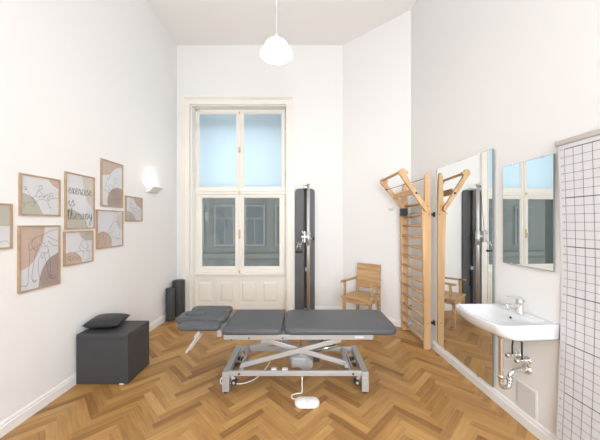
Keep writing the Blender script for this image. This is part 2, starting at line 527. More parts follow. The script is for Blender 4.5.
box(bm, (XM-.024, FY-.026, .64), (XM+.024, FY-.006, 1.99), .006); box(bm, (XM-.011, FY-.034, .64), (XM+.011, FY-.02, 1.99), .004)
obj('astragal', bm, 'cream', win)
for zc in (2.76, 1.31):
    bm = new()
    prism(bm, rrect(.03, .16 if zc < 2 else .1, .012, 4), 0, .006, Matrix.Translation((XM, FY-.034, zc)) @ Matrix.Rotation(R(90), 4, 'X'))
    tube(bm, [(XM, FY-.03, zc), (XM, FY-.07, zc)], .008, 10)
    tube(bm, [(XM, FY-.07, zc+.012), (XM+.004, FY-.075, zc-.02), (XM, FY-.068, zc-.07 if zc < 2 else zc-.04)], [.010, .006], 10, 4)
    obj('handle', bm, 'brass', win)
bm = new()   # small catches at the head and foot of the meeting rail
for zc in (3.40, 2.03, .66):
    box(bm, (XM-.012, FY-.05, zc-.02), (XM+.012, FY-.03, zc+.02), .003)
obj('latch', bm, 'brass', win)
bm = new()   # hinges
for zc in (1.80, .95, 2.35, 3.15):
    tube(bm, [(fx1-.02, FY-.012, zc-.035), (fx1-.02, FY-.012, zc+.035)], .007, 8)
    tube(bm, [(fx0+.02, FY-.012, zc-.035), (fx0+.02, FY-.012, zc+.035)], .007, 8)
obj('hinge', bm, 'cream', win)
# panelling under the sill
bm = new()
box(bm, (fx0, FY, 0), (fx1, FY+.08, .60))
for xx in (fx0, -1.46-.018, -1.085-.018, -.713-.018, fx1-.04):
    pass
box(bm, (fx0, FY-.012, .505), (fx1, FY, .578), .003)
box(bm, (fx0, FY-.012, 0), (fx1, FY, .115), .003)
cols = [(-1.79, -1.50), (-1.41, -1.12), (-1.04, -.755), (-.665, -.37)]
edges = [fx0]+[v for c in cols for v in c]+[fx1]
for a, b_ in zip(edges[::2], edges[1::2]): box(bm, (a, FY-.012, .11), (b_, FY, .51), .003)
obj('wainscot_panel', bm, 'cream', win)
for a, b_ in cols:
    bm = new()
    box(bm, (a+.012, FY-.006, .127), (b_-.012, FY+.001, .493), .002); 
    rings = []
    for ins, yy in ((.035, FY-.004), (.05, FY-.016), (.055, FY-.017)):
        rings.append([(a+ins, yy, .115+ins), (b_-ins, yy, .115+ins), (b_-ins, yy, .505-ins), (a+ins, yy, .505-ins)])
    b = bmesh.new(); RR = [[b.verts.new(p) for p in rg] for rg in rings]
    for r0, r1 in zip(RR, RR[1:]):
        for k in range(4): b.faces.new((r0[k], r0[(k+1) % 4], r1[(k+1) % 4], r1[k]))
    b.faces.new(RR[-1]); b.faces.new(RR[0]); merge(bm, b)
    obj('raised_panel', bm, 'cream', win)
bm = new()
box(bm, (OX0-.001, 4.735, .6), (OX0+.02, 4.951, OZ)); box(bm, (OX1-.02, 4.735, .6), (OX1+.001, 4.951, OZ)); box(bm, (OX0+.01, 4.735, OZ-.02), (OX1-.01, 4.951, OZ+.001))
obj('outer_reveal', bm, 'facade2', win)
# neighbouring building across the courtyard
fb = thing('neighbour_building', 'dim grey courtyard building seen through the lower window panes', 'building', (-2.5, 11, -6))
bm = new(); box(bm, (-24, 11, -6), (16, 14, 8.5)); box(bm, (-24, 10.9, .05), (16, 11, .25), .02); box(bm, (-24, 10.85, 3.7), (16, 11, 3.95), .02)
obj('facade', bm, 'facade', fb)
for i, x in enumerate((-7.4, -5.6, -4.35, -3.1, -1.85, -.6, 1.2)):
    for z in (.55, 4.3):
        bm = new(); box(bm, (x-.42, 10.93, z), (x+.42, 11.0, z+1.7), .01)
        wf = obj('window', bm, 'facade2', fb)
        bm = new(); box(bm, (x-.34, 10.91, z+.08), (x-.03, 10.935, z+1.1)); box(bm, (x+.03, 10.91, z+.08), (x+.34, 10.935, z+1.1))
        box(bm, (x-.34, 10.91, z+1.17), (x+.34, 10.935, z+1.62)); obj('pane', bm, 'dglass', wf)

# ------------------------------------------------------------------ pictures
def clip01(pts, W, Hh):
    for axis, lim, sg in ((0, 0, 1), (0, W, -1), (1, 0, 1), (1, Hh, -1)):
        out = []
        for i in range(len(pts)):
            a, b_ = pts[i], pts[(i+1) % len(pts)]
            da = (a[axis]-lim)*sg; db = (b_[axis]-lim)*sg
            if da >= 0: out.append(a)
            if (da >= 0) != (db >= 0):
                t = da/(da-db); out.append((a[0]+(b_[0]-a[0])*t, a[1]+(b_[1]-a[1])*t))
        pts = out
        if not pts: return []
    return pts
def ribbon(bm, pts, w, z, mi, n=6):
    P = smooth_path([(x, y, 0) for x, y in pts], n)
    L_, R_ = [], []
    for i in range(len(P)):
        t = (P[min(i+1, len(P)-1)]-P[max(i-1, 0)])
        if t.length < 1e-7: t = Vector((1, 0, 0))
        t.normalize(); s = Vector((-t.y, t.x, 0))*w/2
        L_.append(bm.verts.new((P[i].x+s.x, P[i].y+s.y, z))); R_.append(bm.verts.new((P[i].x-s.x, P[i].y-s.y, z)))
    for i in range(len(P)-1):
        f = bm.faces.new((L_[i], R_[i], R_[i+1], L_[i+1])); f.material_index = mi

def picture(ya, yb, za, zb, label, blobs, lines, fw=.0135, lw=.0022, text=None, group='framed line drawings on the left wall'):
    W, Hh = yb-ya, zb-za
    T = thing('picture_frame', label, 'picture', group=group, mw=wallL(ya, za, .0))
    dep = .016
    bm = new()
    # mitred frame
    def ring(i, z): return [(i, i, z), (W-i, i, z), (W-i, Hh-i, z), (i, Hh-i, z)]
    rs = [ring(0, .001), ring(0, dep), ring(fw, dep), ring(fw, .006)]
    RR = [[bm.verts.new(p) for p in r] for r in rs]
    for a, b_ in zip(RR, RR[1:]):
        for k in range(4): bm.faces.new((a[k], a[(k+1) % 4], b_[(k+1) % 4], b_[k]))
    obj('frame', bm, 'oakf', T, world=False)
    bm = new()
    f = fw-.002; iw, ih = W-2*f, Hh-2*f
    names = ['paper', 'peach', 'sage', 'mauve', 'sand', 'ink', 'wink']
    box(bm, (f, f, .003), (W-f, Hh-f, .008))
    z = .0085
    for nm, pts in blobs:
        if len(pts) == 3 and not isinstance(pts[0], tuple):
            cx, cy, r = pts; pp = [(cx*iw+r*iw*math.cos(a*math.pi/24), cy*ih+r*iw*math.sin(a*math.pi/24)) for a in range(48)]
        else:
            pp = [(p.x*iw, p.y*ih) for p in smooth_path([(x, y, 0) for x, y in pts], 8)]
        pp = clip01(pp, iw, ih)
        if len(pp) < 3: continue
        fc = bm.faces.new([bm.verts.new((x+f, y+f, z)) for x, y in pp]); fc.material_index = names.index(nm); z += .0003
    for ln in lines:
        ribbon(bm, [(f+min(max(x, .01), .99)*iw, f+min(max(y, .01), .99)*ih) for x, y in ln], lw, z+.0003, 5)
    if text:
        for strokes, wd in text:
            for st in strokes: ribbon(bm, [(f+x, f+y) for x, y in st], wd, z+.0006, 6, 5)
    o = obj('art_print', bm, names, T, world=False)
    bm = new(); box(bm, (fw-.001, fw-.001, .0115), (W-fw+.001, Hh-fw+.001, .0125)); obj('glass', bm, 'pglass', T, world=False)
    return T

def head(cx, cy, r, n=9): return [(cx+r*math.cos(2*math.pi*k/n), cy+r*1.15*math.sin(2*math.pi*k/n)) for k in range(n+1)]

# A: cut off by the photo's edge
picture(1.607, 1.942, 1.314, 1.639, 'leftmost framed print with a sage top half, cut off by the photo edge',
        [('sage', [(-.1, .55), (.3, .6), (.7, .52), (1.1, .56), (1.1, 1.1), (-.1, 1.1)])],
        [[(.1, .1), (.3, .3), (.5, .2), (.7, .12), (.9, .16), (.97, .1)], head(.45, .35, .07), [(.5, .3), (.6, .45), (.7, .3), (.6, .2)]])
# B
picture(1.993, 2.327, 1.557, 1.876, 'small frame above the large leg drawing: figures over a sage circle in lower left',
        [('sage', [(-.1, .55), (.12, .52), (.33, .40), (.48, .15), (.5, -.1), (-.1, -.1)]), ('peach', [(.7, 1.1), (.72, .96), (.85, .82), (1.0, .76), (1.1, .74), (1.1, 1.1)])],
        [head(.48, .74, .045), [(.46, .68), (.4, .6), (.36, .5), (.42, .46), (.5, .52), (.58, .47), (.56, .56), (.48, .60), (.44, .66)],
         [(.36, .5), (.26, .44), (.17, .58), (.1, .66)], head(.1, .67, .035), [(.26, .44), (.34, .32), (.44, .40), (.56, .42), (.68, .38), (.76, .46), (.97, .48)],
         [(.68, .38), (.70, .26), (.77, .18), (.74, .22)], head(.77, .56, .045), [(.74, .52), (.66, .46), (.72, .40)], [(.03, .3), (.12, .26), (.22, .32), (.34, .32)], [(.34, .32), (.30, .22), (.22, .24)], [(.58, .47), (.64, .56), (.7, .5)], [(.04, .16), (.08, .22), (.05, .26)]])
# C
picture(1.985, 2.325, .972, 1.481, 'largest framed print, peach and mauve shapes behind a line drawing of bending legs',
        [('peach', [(-.1, 1.1), (.6, 1.1), (.6, .95), (.57, .78), (.42, .55), (.22, .38), (-.1, .30)]), ('mauve', [(.43, -.1), (.46, .1), (.55, .3), (.72, .45), (.9, .51), (1.1, .53), (1.1, -.1)])],
        [[(.25, .76), (.35, .82), (.55, .86), (.75, .92), (.97, .95)], [(.25, .76), (.2, .68), (.24, .63), (.34, .66), (.42, .68), (.4, .6)],
         [(.23, .62), (.22, .45), (.2, .3), (.19, .16), (.17, .08), (.1, .06)], [(.38, .62), (.33, .45), (.3, .3), (.28, .18), (.33, .1), (.38, .14)],
         [(.19, .1), (.14, .07), (.02, .09)], [(.42, .68), (.48, .72), (.56, .66), (.66, .68), (.7, .6), (.64, .54), (.56, .57), (.5, .52), (.54, .48), (.6, .56)],
         [(.7, .6), (.75, .4), (.76, .25), (.78, .14), (.86, .1), (.92, .12)], [(.6, .52), (.66, .35), (.7, .2), (.74, .14), (.68, .12), (.64, .1)],
         [(.46, .5), (.44, .35), (.46, .2), (.5, .12), (.44, .14)], [(.36, .12), (.32, .14), (.3, .12), (.36, .1), (.4, .14)], [(.66, .84), (.78, .8), (.97, .74)], [(.7, .76), (.82, .68), (.97, .66)], [(.3, .8), (.28, .7), (.36, .62)], [(.5, .84), (.54, .74), (.62, .7)], [(.74, .12), (.84, .09), (.9, .12), (.8, .15), (.74, .12)]], lw=.0026)
# D lettering
G = {
 'e': (.72, [[(0, .42), (.35, .55), (.5, .82), (.32, 1), (.1, .75), (.12, .22), (.38, 0), (.72, .35)]]),
 'x': (.78, [[(0, .35), (.12, .92), (.3, .8), (.36, .2), (.55, 0), (.78, .35)], [(.62, .98), (.1, 0)]]),
 'r': (.76, [[(0, .35), (.2, 1.05), (.24, .82), (.5, .85), (.44, .3), (.55, 0), (.76, .35)]]),
 'c': (.66, [[(.5, .82), (.35, 1), (.1, .65), (.13, .15), (.38, 0), (.66, .35)], [(0, .4), (.1, .5)]]),
 'i': (.5, [[(0, .4), (.17, 1), (.13, .2), (.28, 0), (.5, .35)], [(.2, 1.38), (.24, 1.44)]]),
 's': (.7, [[(0, .4), (.3, 1.1), (.36, .7), (.46, .22), (.24, 0), (.04, .12)], [(.3, .02), (.7, .38)]]),
 't': (.58, [[(.02, .4), (.26, 1.9), (.17, .2), (.33, 0), (.58, .35)], [(-.1, 1.3), (.5, 1.42)]]),
 'h': (.86, [[(0, .4), (.3, 1.6), (.26, 2.05), (.14, 1.7), (.08, 0)], [(.08, .4), (.32, 1), (.5, .8), (.48, .15), (.62, 0), (.86, .38)]]),
 'a': (.92, [[(.6, .86), (.36, 1), (.1, .5), (.26, 0), (.5, .4), (.62, .98), (.57, .2), (.7, 0), (.92, .38)]]),
 'p': (.86, [[(0, .4), (.2, 1.05), (.14, 0), (.10, -.95)], [(.15, .5), (.4, 1), (.66, .7), (.52, .08), (.18, .1)], [(.52, .08), (.86, .38)]]),
 'y': (.9, [[(0, .4), (.14, 1), (.2, .2), (.38, .04), (.58, .4), (.66, 1), (.60, -.4), (.36, -1.1), (.1, -.85), (.4, -.2), (.9, .35)]]),
}
def write(word, x, y, sx, sy):
    out = []
    for ch in word:
        adv, st = G[ch]
        for s_ in st: out.append([(x+a*sx, y+b_*sy+.0*a) for a, b_ in s_])
        x += adv*sx
    return out
tx = [(write('exercise', .024, .314, .048, .054), .0040), (write('is', .022, .200, .062, .054), .0042), (write('therapy', .016, .082, .050, .052), .0040)]
picture(2.375, 2.709, 1.442, 1.960, 'tall framed print lettered exercise is therapy in black script',
        [('sand', [(.55, 1.1), (.58, .9), (.68, .66), (.82, .48), (1.1, .36), (1.1, 1.1)]), ('sage', [(-.1, .33), (.15, .345), (.4, .3), (.6, .2), (.78, -.1), (-.1, -.1)])],
        [], text=tx)
# E
picture(2.362, 2.692, 1.113, 1.425, 'frame directly below the lettered print: seated figure between sage and peach circles',
        [('sage', (.86, 1.1, .38)), ('peach', (.2, -.06, .42))],
        [head(.68, .78, .07), [(.7, .9), (.78, .95), (.84, .86)], [(.64, .7), (.56, .62), (.5, .5), (.56, .42), (.66, .36), (.64, .28)], [(.72, .7), (.8, .62), (.84, .48), (.8, .36)],
         [(.56, .62), (.62, .52), (.74, .44), (.84, .48)], [(.3, .36), (.5, .38), (.64, .36), (.8, .36), (.96, .34)], [(.66, .36), (.65, .2), (.66, .08), (.86, .08), (.88, .24), (.86, .36)], [(.12, .18), (.22, .1), (.3, .22), (.4, .12), (.5, .2), (.58, .12)], head(.14, .2, .05), [(.86, .1), (.97, .08)]])
# F
picture(2.796, 3.137, 1.677, 2.180, 'tall frame, topmost of the group, peach corner and circle with drawn figures',
        [('peach', [(-.1, 1.1), (1.1, 1.1), (1.1, .96), (.9, .94), (.6, .86), (.4, .74), (.15, .68), (-.1, .66)]), ('mauve', (.78, .10, .52))],
        [head(.3, .66, .06), head(.66, .6, .06), [(.28, .6), (.2, .5), (.3, .42), (.42, .5), (.5, .42), (.6, .5), (.62, .55)], [(.2, .5), (.14, .38), (.24, .34), (.4, .4)],
         [(.5, .42), (.56, .34), (.7, .4), (.8, .48), (.72, .54)], [(.7, .4), (.84, .36), (.9, .42)], [(.3, .42), (.46, .34), (.6, .36)], [(.12, .34), (.3, .3), (.55, .3), (.85, .33)], [(.3, .72), (.4, .74), (.38, .64)], [(.5, .2), (.6, .28), (.72, .22)]])
# G
picture(2.735, 3.139, 1.230, 1.640, 'nearly square framed drawing hanging directly below the topmost frame',
        [('peach', (.22, .10, .34)), ('sand', (1.02, .72, .26))],
        [head(.70, .78, .065), [(.66, .88), (.72, .96), (.8, .92), (.78, .8)], [(.66, .72), (.56, .62), (.5, .5), (.54, .4), (.5, .34)], [(.76, .72), (.86, .6), (.9, .42), (.84, .26), (.7, .16)],
         [(.56, .62), (.48, .56), (.44, .44), (.5, .34), (.62, .26), (.8, .22), (.97, .18)], [(.7, .58), (.6, .44), (.5, .34)], [(.04, .34), (.18, .42), (.34, .36), (.44, .4)], [(.04, .12), (.1, .3), (.22, .34), (.24, .2), (.3, .06)], [(.3, .1), (.34, .3), (.44, .32), (.5, .2), (.44, .08)], [(.86, .6), (.93, .7), (.97, .66)]])
# H
picture(3.182, 3.513, 1.520, 1.828, 'smallest-looking frame, rightmost of the group and nearest the wall lamp',
        [('peach', [(.45, 1.1), (.5, .9), (.66, .7), (.85, .6), (1.1, .57), (1.1, 1.1)]), ('sage', [(-.1, .42), (.15, .4), (.4, .3), (.55, .12), (.6, -.1), (-.1, -.1)])],
        [head(.3, .62, .06), [(.34, .56), (.44, .52), (.58, .54), (.72, .46), (.86, .48), (.95, .42)], [(.28, .56), (.36, .44), (.5, .42), (.64, .34), (.8, .36)], [(.5, .42), (.48, .3), (.6, .24)], [(.2, .7), (.3, .76), (.4, .68)]])

# ------------------------------------------------------------------ wall lamp (up-light)
T = thing('wall_lamp', 'small white wedge-shaped uplighter glowing on the left wall', 'lamp', mw=wallL(3.62, 1.925))
bm = new()
pr = [(0, 0), (.035, -.0), (.115, .072), (.115, .082), (0, .082)]
b = bmesh.new()
outer0 = [b.verts.new((0, y, z)) for z, y in pr]; outer1 = [b.verts.new((.22, y, z)) for z, y in pr]
n_ = len(pr)
for k in range(n_):
    if k == 3: continue     # open top
    b.faces.new((outer0[k], outer0[(k+1) % n_], outer1[(k+1) % n_], outer1[k]))
b.faces.new(outer0); b.faces.new(outer1); merge(bm, b)
obj('housing', bm, 'whitep', T, world=False)
bm = new(); tube(bm, [(.05, .050, .05), (.17, .050, .05)], .012, 12); obj('bulb', bm, 'bulb', T, world=False)

# ------------------------------------------------------------------ pendant
PX, PY, PZ = -.247, 2.8, 3.262
T = thing('pendant_lamp', 'white opal glass pendant lamp hanging from the ceiling above the treatment table', 'lamp', (PX, PY, CH))
bm = new(); lathe(bm, [(.01, -.06), (.045, -.045), (.055, 0)], 24, Matrix.Translation((PX, PY, CH-.001))); obj('ceiling_rose', bm, 'whitep', T)
bm = new(); tube(bm, [(PX, PY, CH-.05), (PX, PY, 3.70)], .0095, 12); obj('rod', bm, 'satin', T)
bm = new(); tube(bm, [(PX, PY, 3.70), (PX, PY, PZ+.19)], .004, 8); obj('cord', bm, 'whitep', T)
bm = new(); lathe(bm, [(.004, .245), (.018, .24), (.024, .20), (.026, .165), (.05, .16)], 24, Matrix.Translation((PX, PY, PZ-.03))); obj('socket_cap', bm, 'whitep', T)
bm = new()
lathe(bm, [(.03, .145), (.05, .142), (.10, .125), (.118, .105), (.112, .085), (.135, .06), (.160, .030), (.170, .0), (.165, -.006), (.154, .004), (.128, .05), (.1, .08), (.03, .12)], 48, Matrix.Translation((PX, PY, PZ)), caps=(False, False))
obj('glass_shade', bm, 'lamp', T)
bm = new(); lathe(bm, [(.001, -.032), (.07, -.026), (.12, -.012), (.15, .006), (.14, .014)], 40, Matrix.Translation((PX, PY, PZ)), caps=(True, False)); obj('diffuser', bm, 'lampd', T)

# ------------------------------------------------------------------ ottoman, cushion, bolsters
T = thing('cube_stool', 'large charcoal upholstered cube stool against the left wall', 'stool', (-1.83, 2.65, 0))
bm = new(); box(bm, (-2.078, 2.475, .004), (-1.598, 2.835, .466), .007, seg=3); obj('body', bm, 'cube', T)
bm = new(); 
for (xa, ya, xb, yb) in ((-2.078, 2.4745, -1.598, 2.4745), (-1.5975, 2.475, -1.5975, 2.835)):
    tube(bm, [(xa, ya, .425), (xb, yb, .425)], .0022, 6)
obj('seam', bm, 'cube', T)
bm = new(); box(bm, (-1.672, 2.470, .004), (-1.635, 2.475, .013)); lb = obj('care_label', bm, 'whitep', T); lb['label'] = 'tiny white tag at the bottom edge'

# cushion
def pillow(w, h, t, n=18):
    bm = new(); g0 = {}; 
    for s in (1, -1):
        for i in range(n+1):
            for j in range(n+1):
                u = -1+2*i/n; v = -1+2*j/n
                e = (max(0, 1-abs(u)**2.6)*max(0, 1-abs(v)**2.6))**.42
                k = 1-.07*(1-abs(u)**2)*(abs(v)**4); k2 = 1-.07*(1-abs(v)**2)*(abs(u)**4)
                p = (u*w/2*k2, v*h/2*k, s*t/2*e)
                if s == -1 and (i in (0, n) or j in (0, n)): g0[(s, i, j)] = g0[(1, i, j)]
                else: g0[(s, i, j)] = bm.verts.new(p)
        for i in range(n):
            for j in range(n):
                q = [g0[(s, i, j)], g0[(s, i+1, j)], g0[(s, i+1, j+1)], g0[(s, i, j+1)]]
                f = bm.faces.new(q if s == 1 else q[::-1]); f.smooth = True
    return bm
bm = pillow(.315, .285, .10)
bm.transform(Matrix.Translation((-1.935, 2.685, .520)) @ Matrix.Rotation(R(12), 4, 'Z') @ Matrix.Rotation(R(2), 4, 'Y'))
o = obj('cushion', bm, 'pillow', origin=(-1.945, 2.70, .468)); tag(o, 'small black leatherette cushion lying on the charcoal cube stool', 'cushion')

def bolster(x, y, r, h, label):
    bm = new(); T_ = Matrix.Translation((x, y, .002))
    lathe(bm, [(r*.3, 0), (r-.012, 0), (r-.003, .004), (r, .012), (r, h-.014), (r-.004, h-.004), (r-.014, h), (r*.5, h+.002), (.002, h+.002)], 40, T_)
    o = obj('bolster', bm, 'cube', origin=(x, y, 0)); tag(o, label, 'bolster', 'upright foam bolsters in the corner')
    bm = new()
    for z in (.012, h-.006):
        pts = [(x+(r)*math.cos(2*math.pi*k/40), y+(r)*math.sin(2*math.pi*k/40), z) for k in range(41)]
        tube(bm, pts, .0025, 6)
    obj('seam', bm, 'cube', o)
bolster(-1.958, 4.315, .093, .575, 'taller and thicker dark grey bolster standing in the corner beside the window')
bolster(-1.994, 4.105, .064, .497, 'shorter slimmer dark grey bolster standing in front of the taller one')
bm = new(); box(bm, (0, 0, 0), (.075, .075, .010), .003, wallL(3.955, .32)); box(bm, (.02, .02, .008), (.055, .055, .013), .002, wallL(3.955, .32))
o = obj('wall_socket', bm, 'whitep', origin=(XL(3.97)+.01, 3.97, .35)); tag(o, 'white wall socket low on the left wall by the bolsters', 'socket')

# ------------------------------------------------------------------ cable pulley machine on the back wall
T = thing('cable_machine', 'tall dark grey wall-mounted cable pulley machine right of the window', 'gym machine', (.082, YB, 0))
bm = new()
def board(x0, x1, rl, rr):
    zt = 2.075; P = [(x0, 0.03), (x1, 0.03)]
    P += [(x1, zt-rr)] + [(x1-rr+rr*math.cos(R(a)), zt-rr+rr*math.sin(R(a))) for a in (30, 60, 90)] if rr else [(x1, zt)]
    P += [(x0+rl+rl*math.cos(R(a)), zt-rl+rl*math.sin(R(a))) for a in (90, 120, 150, 180)] if rl else [(x0, zt)]
    return P
TB = Matrix.Translation((0, YB, 0)) @ Matrix.Rotation(R(90), 4, 'X')
prism(bm, board(-.083, .072, .06, 0), .001, .045, TB, bevel=.004); obj('left_panel', bm, 'dgrey', T)
bm = new(); prism(bm, board(.118, .247, 0, .06), .001, .045, TB, bevel=.004); obj('right_panel', bm, 'dgrey', T)
bm = new(); box(bm, (.07, YB-.015, .03), (.12, YB-.001, 2.07)); obj('channel', bm, 'groove', T)
YQ = YB-.12
PXc, PYc = .132, YQ-.115
bm = new(); tube(bm, [(PXc, PYc, .06), (PXc, PYc, 2.13)], .026, 24); obj('column', bm, 'satin', T)
bm = new(); box(bm, (.065, YQ-.13, 2.055), (.165, YB-.02, 2.085), .004); box(bm, (.075, YQ-.15, 2.10), (.10, YQ-.08, 2.17), .004); box(bm, (.1, YQ-.14, 2.125), (.165, YQ-.09, 2.15), .004)
obj('mounting_bracket', bm, 'satin', T); bm = new(); box(bm, (.09, YQ-.14, .03), (.18, YB-.03, .07), .004)
obj('mounting_bracket', bm, 'satin', T)
bm = new()
lathe(bm, [(.012, -.009), (.032, -.009), (.028, 0), (.032, .009), (.012, .009)], 24, Matrix.Translation((.088, YQ-.1, 2.105)) @ Matrix.Rotation(R(90), 4, 'Y')); obj('top_pulley', bm, 'black', T)
bm = new()
tube(bm, [(PXc, PYc, 1.14), (PXc, PYc, 1.36)], .036, 24)
box(bm, (.02, YQ-.17, 1.265), (PXc, YQ-.14, 1.30), .006); box(bm, (.06, YQ-.19, 1.19), (.085, YQ-.12, 1.37), .005)
box(bm, (.03, YQ-.19, 1.33), (.075, YQ-.16, 1.36), .004)
tube(bm, [(PXc, PYc, 1.25), (.20, PYc-.01, 1.25)], .012, 12)
car = obj('carriage', bm, 'satin', T)
bm = new(); lathe(bm, [(.012, -.01), (.036, -.01), (.030, 0), (.036, .01), (.012, .01)], 24, Matrix.Translation((.045, YQ-.165, 1.345)) @ Matrix.Rotation(R(70), 4, 'Y')); obj('pulley', bm, 'satin', car)
bm = new(); lathe(bm, [(.012, -.01), (.033, -.01), (.027, 0), (.033, .01), (.012, .01)], 24, Matrix.Translation((.045, YQ-.165, 1.225)) @ Matrix.Rotation(R(80), 4, 'Y')); obj('pulley', bm, 'satin', car)
bm = new(); lathe(bm, [(.0, 0), (.024, .002), (.028, .02), (.02, .035), (0, .036)], 20, Matrix.Translation((.20, PYc-.01, 1.25)) @ Matrix.Rotation(R(90), 4, 'Y')); obj('lock_knob', bm, 'black', car)
bm = new()
tube(bm, [(.04, YQ-.19, 1.24), (.02, YQ-.19, 1.17), (-.005, YQ-.19, 1.15)], .006, 8, 5)
tube(bm, [(-.02, YQ-.19, 1.20), (-.045, YQ-.19, 1.12), (-.06, YQ-.19, 1.055)], .005, 8); tube(bm, [(-.02, YQ-.19, 1.20), (.01, YQ-.19, 1.12), (.03, YQ-.19, 1.055)], .005, 8)
obj('carabiner', bm, 'chrome', T)
bm = new(); tube(bm, [(-.068, YQ-.19, 1.05), (.038, YQ-.19, 1.05)], .017, 16); obj('grip_handle', bm, 'black', T)
bm = new(); box(bm, (.09, YB-.075, .45), (.125, YB-.03, .70), .004); box(bm, (.085, YB-.08, .42), (.13, YB-.02, .46), .004); obj('weight_block', bm, 'black', T)
bm = new(); box(bm, (.085, YB-.08, .70), (.13, YB-.03, .76), .004); obj('weight_clamp', bm, 'satin', T)
bm = new(); tube(bm, [(.088, YB-.19, 2.1), (.1, YB-.06, .75)], .003, 6); tube(bm, [(.055, YB-.285, 1.33), (.075, YB-.22, 2.09)], .003, 6); obj('cable', bm, 'black', T)

# ------------------------------------------------------------------ chair
CC = Vector((.925, 3.955, 0)); rz = R(-38)
T = thing('armchair', 'rustic oak armchair with a knotty solid board back, standing in the corner', 'chair', mw=Matrix.Translation(CC) @ Matrix.Rotation(rz, 4, 'Z') @ Matrix.Scale(.96, 4))
# local: -y front, +y back, x to the right seen from front
def seg_leg(name, pts, w, d):
    bm = new()
    for a, b_ in zip(pts, pts[1:]): bar(bm, a, b_, w, d, (0, 1, 0), .004)
    obj(name, bm, 'oakc', T, world=False)
for s in (-1, 1):
    seg_leg('leg', [(s*.205, -.20, 0), (s*.212, -.20, .43)], .042, .042)
    seg_leg('leg', [(s*.185, .225, 0), (s*.185, .20, .42), (s*.165, .245, .80)], .036, .042)
    seg_leg('arm_post', [(s*.215, -.165, .41), (s*.222, -.155, .655)], .030, .036)
    bm = new()
    P = [(s*.205, -.235), (s*.255, -.235), (s*.255, -.05), (s*.228, .10), (s*.205, .235), (s*.178, .235), (s*.195, .05), (s*.200, -.08)]
    prism(bm, P, .655, .682, bevel=.005); obj('armrest', bm, 'oakc', T, world=False)
bm = new(); prism(bm, [(-.24, -.235), (.24, -.235), (.225, .0), (.205, .21), (-.205, .21), (-.225, 0)], .428, .455, bevel=.006); obj('seat', bm, 'oakc', T, world=False)
bm = new()
bar(bm, (-.2, -.205, .395), (.2, -.205, .395), .022, .062, bevel=.003); bar(bm, (-.19, .205, .395), (.19, .205, .395), .022, .062, bevel=.003)
for s in (-1, 1): bar(bm, (s*.198, -.2, .395), (s*.185, .2, .395), .022, .062, bevel=.003)
obj('apron', bm, 'oakc', T, world=False)
bm = new()
Tb = Matrix.Translation((0, .195, .525)) @ Matrix.Rotation(R(-7), 4, 'X')
for k in range(3):
    box(bm, (-.195, -.014, .128*k+.0006), (.195, .012, .128*(k+1)-.0006), .002, Tb)
obj('backrest', bm, 'oakc', T, world=False)

# ------------------------------------------------------------------ motion sensor on the angled wall
t_ = (Vector((1.345, 3.945, 0))-Vector((PC0[0], PC0[1], 0))).length
T = thing('wall_sensor', 'small round white sensor on the angled wall beside the wall bars', 'sensor', mw=wallC(t_, 1.715))
bm = new(); lathe(bm, [(.001, .0), (.038, 0), (.038, .012), (.03, .022), (.001, .022)], 24); obj('housing', bm, 'whitep', T, world=False)
bm = new(); lathe(bm, [(.018, .02), (.018, .03), (.01, .04), (.001, .042)], 20); obj('lens', bm, 'whitep', T, world=False)

# ------------------------------------------------------------------ wall bars
YN, YFR = 3.165, 3.745           # near and far uprights
T = thing('wall_bars', 'tall beech wall bars with swing-out pull-up arms beside the large mirror', 'wall bars', (XR(3.45)-.1, 3.45, 0))
def upright(y, ztop):
    # the post is widest where the swing arm is bolted on
    # profile in (d = distance from wall, z)
    pr = [(.052, .005), (.128, .005), (.134, .5), (.146, 1.3), (.156, 1.60), (.154, 1.70), (.140, 1.735), (.120, 1.76), (.118, ztop-.05), (.108, ztop-.02), (.092, ztop), (.076, ztop-.015), (.068, ztop-.04), (.062, 1.8), (.050, 1.6), (.052, .8)]
    Tm = Matrix(((-1, 0, -.06, XR(y)), (0, 0, 1, y), (0, 1, 0, 0), (0, 0, 0, 1)))
    bm = new(); prism(bm, pr, -.017, .017, Tm, bevel=.004); return obj('upright', bm, 'beech', T)
u1 = upright(YN, 2.10); u2 = upright(YFR, 2.065)
def wp(y, d, z): return Vector((XR(y)-d, y, z))
for k in range(13):
    z = .118+.1345*k
    d = .095 if k < 12 else .09
    bm = new(); tube(bm, [wp(YN+.012, d+.022 if k < 12 else d, z), wp(YFR-.012, d+.022 if k < 12 else d, z)], .0155, 14)
    obj('rung', bm, 'beechx', T)
# bolts
for (y, up) in ((YN, u1), (YFR, u2)):
    bm = new()
    for (d, z) in ((.09, 1.70), (.16, 1.69), (.075, 1.60), (.165, 1.615), (.095, .317)):
        tube(bm, [wp(y-.021, d, z), wp(y-.016, d, z)], .006, 10)
    obj('bolt', bm, 'black', up)
for y in (YN, YFR):
    for z in (1.60, .317):
        bm = new(); box(bm, (XR(y)-.056, y-.012, z-.014), (XR(y)-.003, y+.012, z+.014), .004); box(bm, (XR(y)-.010, y-.02, z-.03), (XR(y)-.001, y+.02, z+.03), .003)
        obj('wall_bracket', bm, 'black', T)
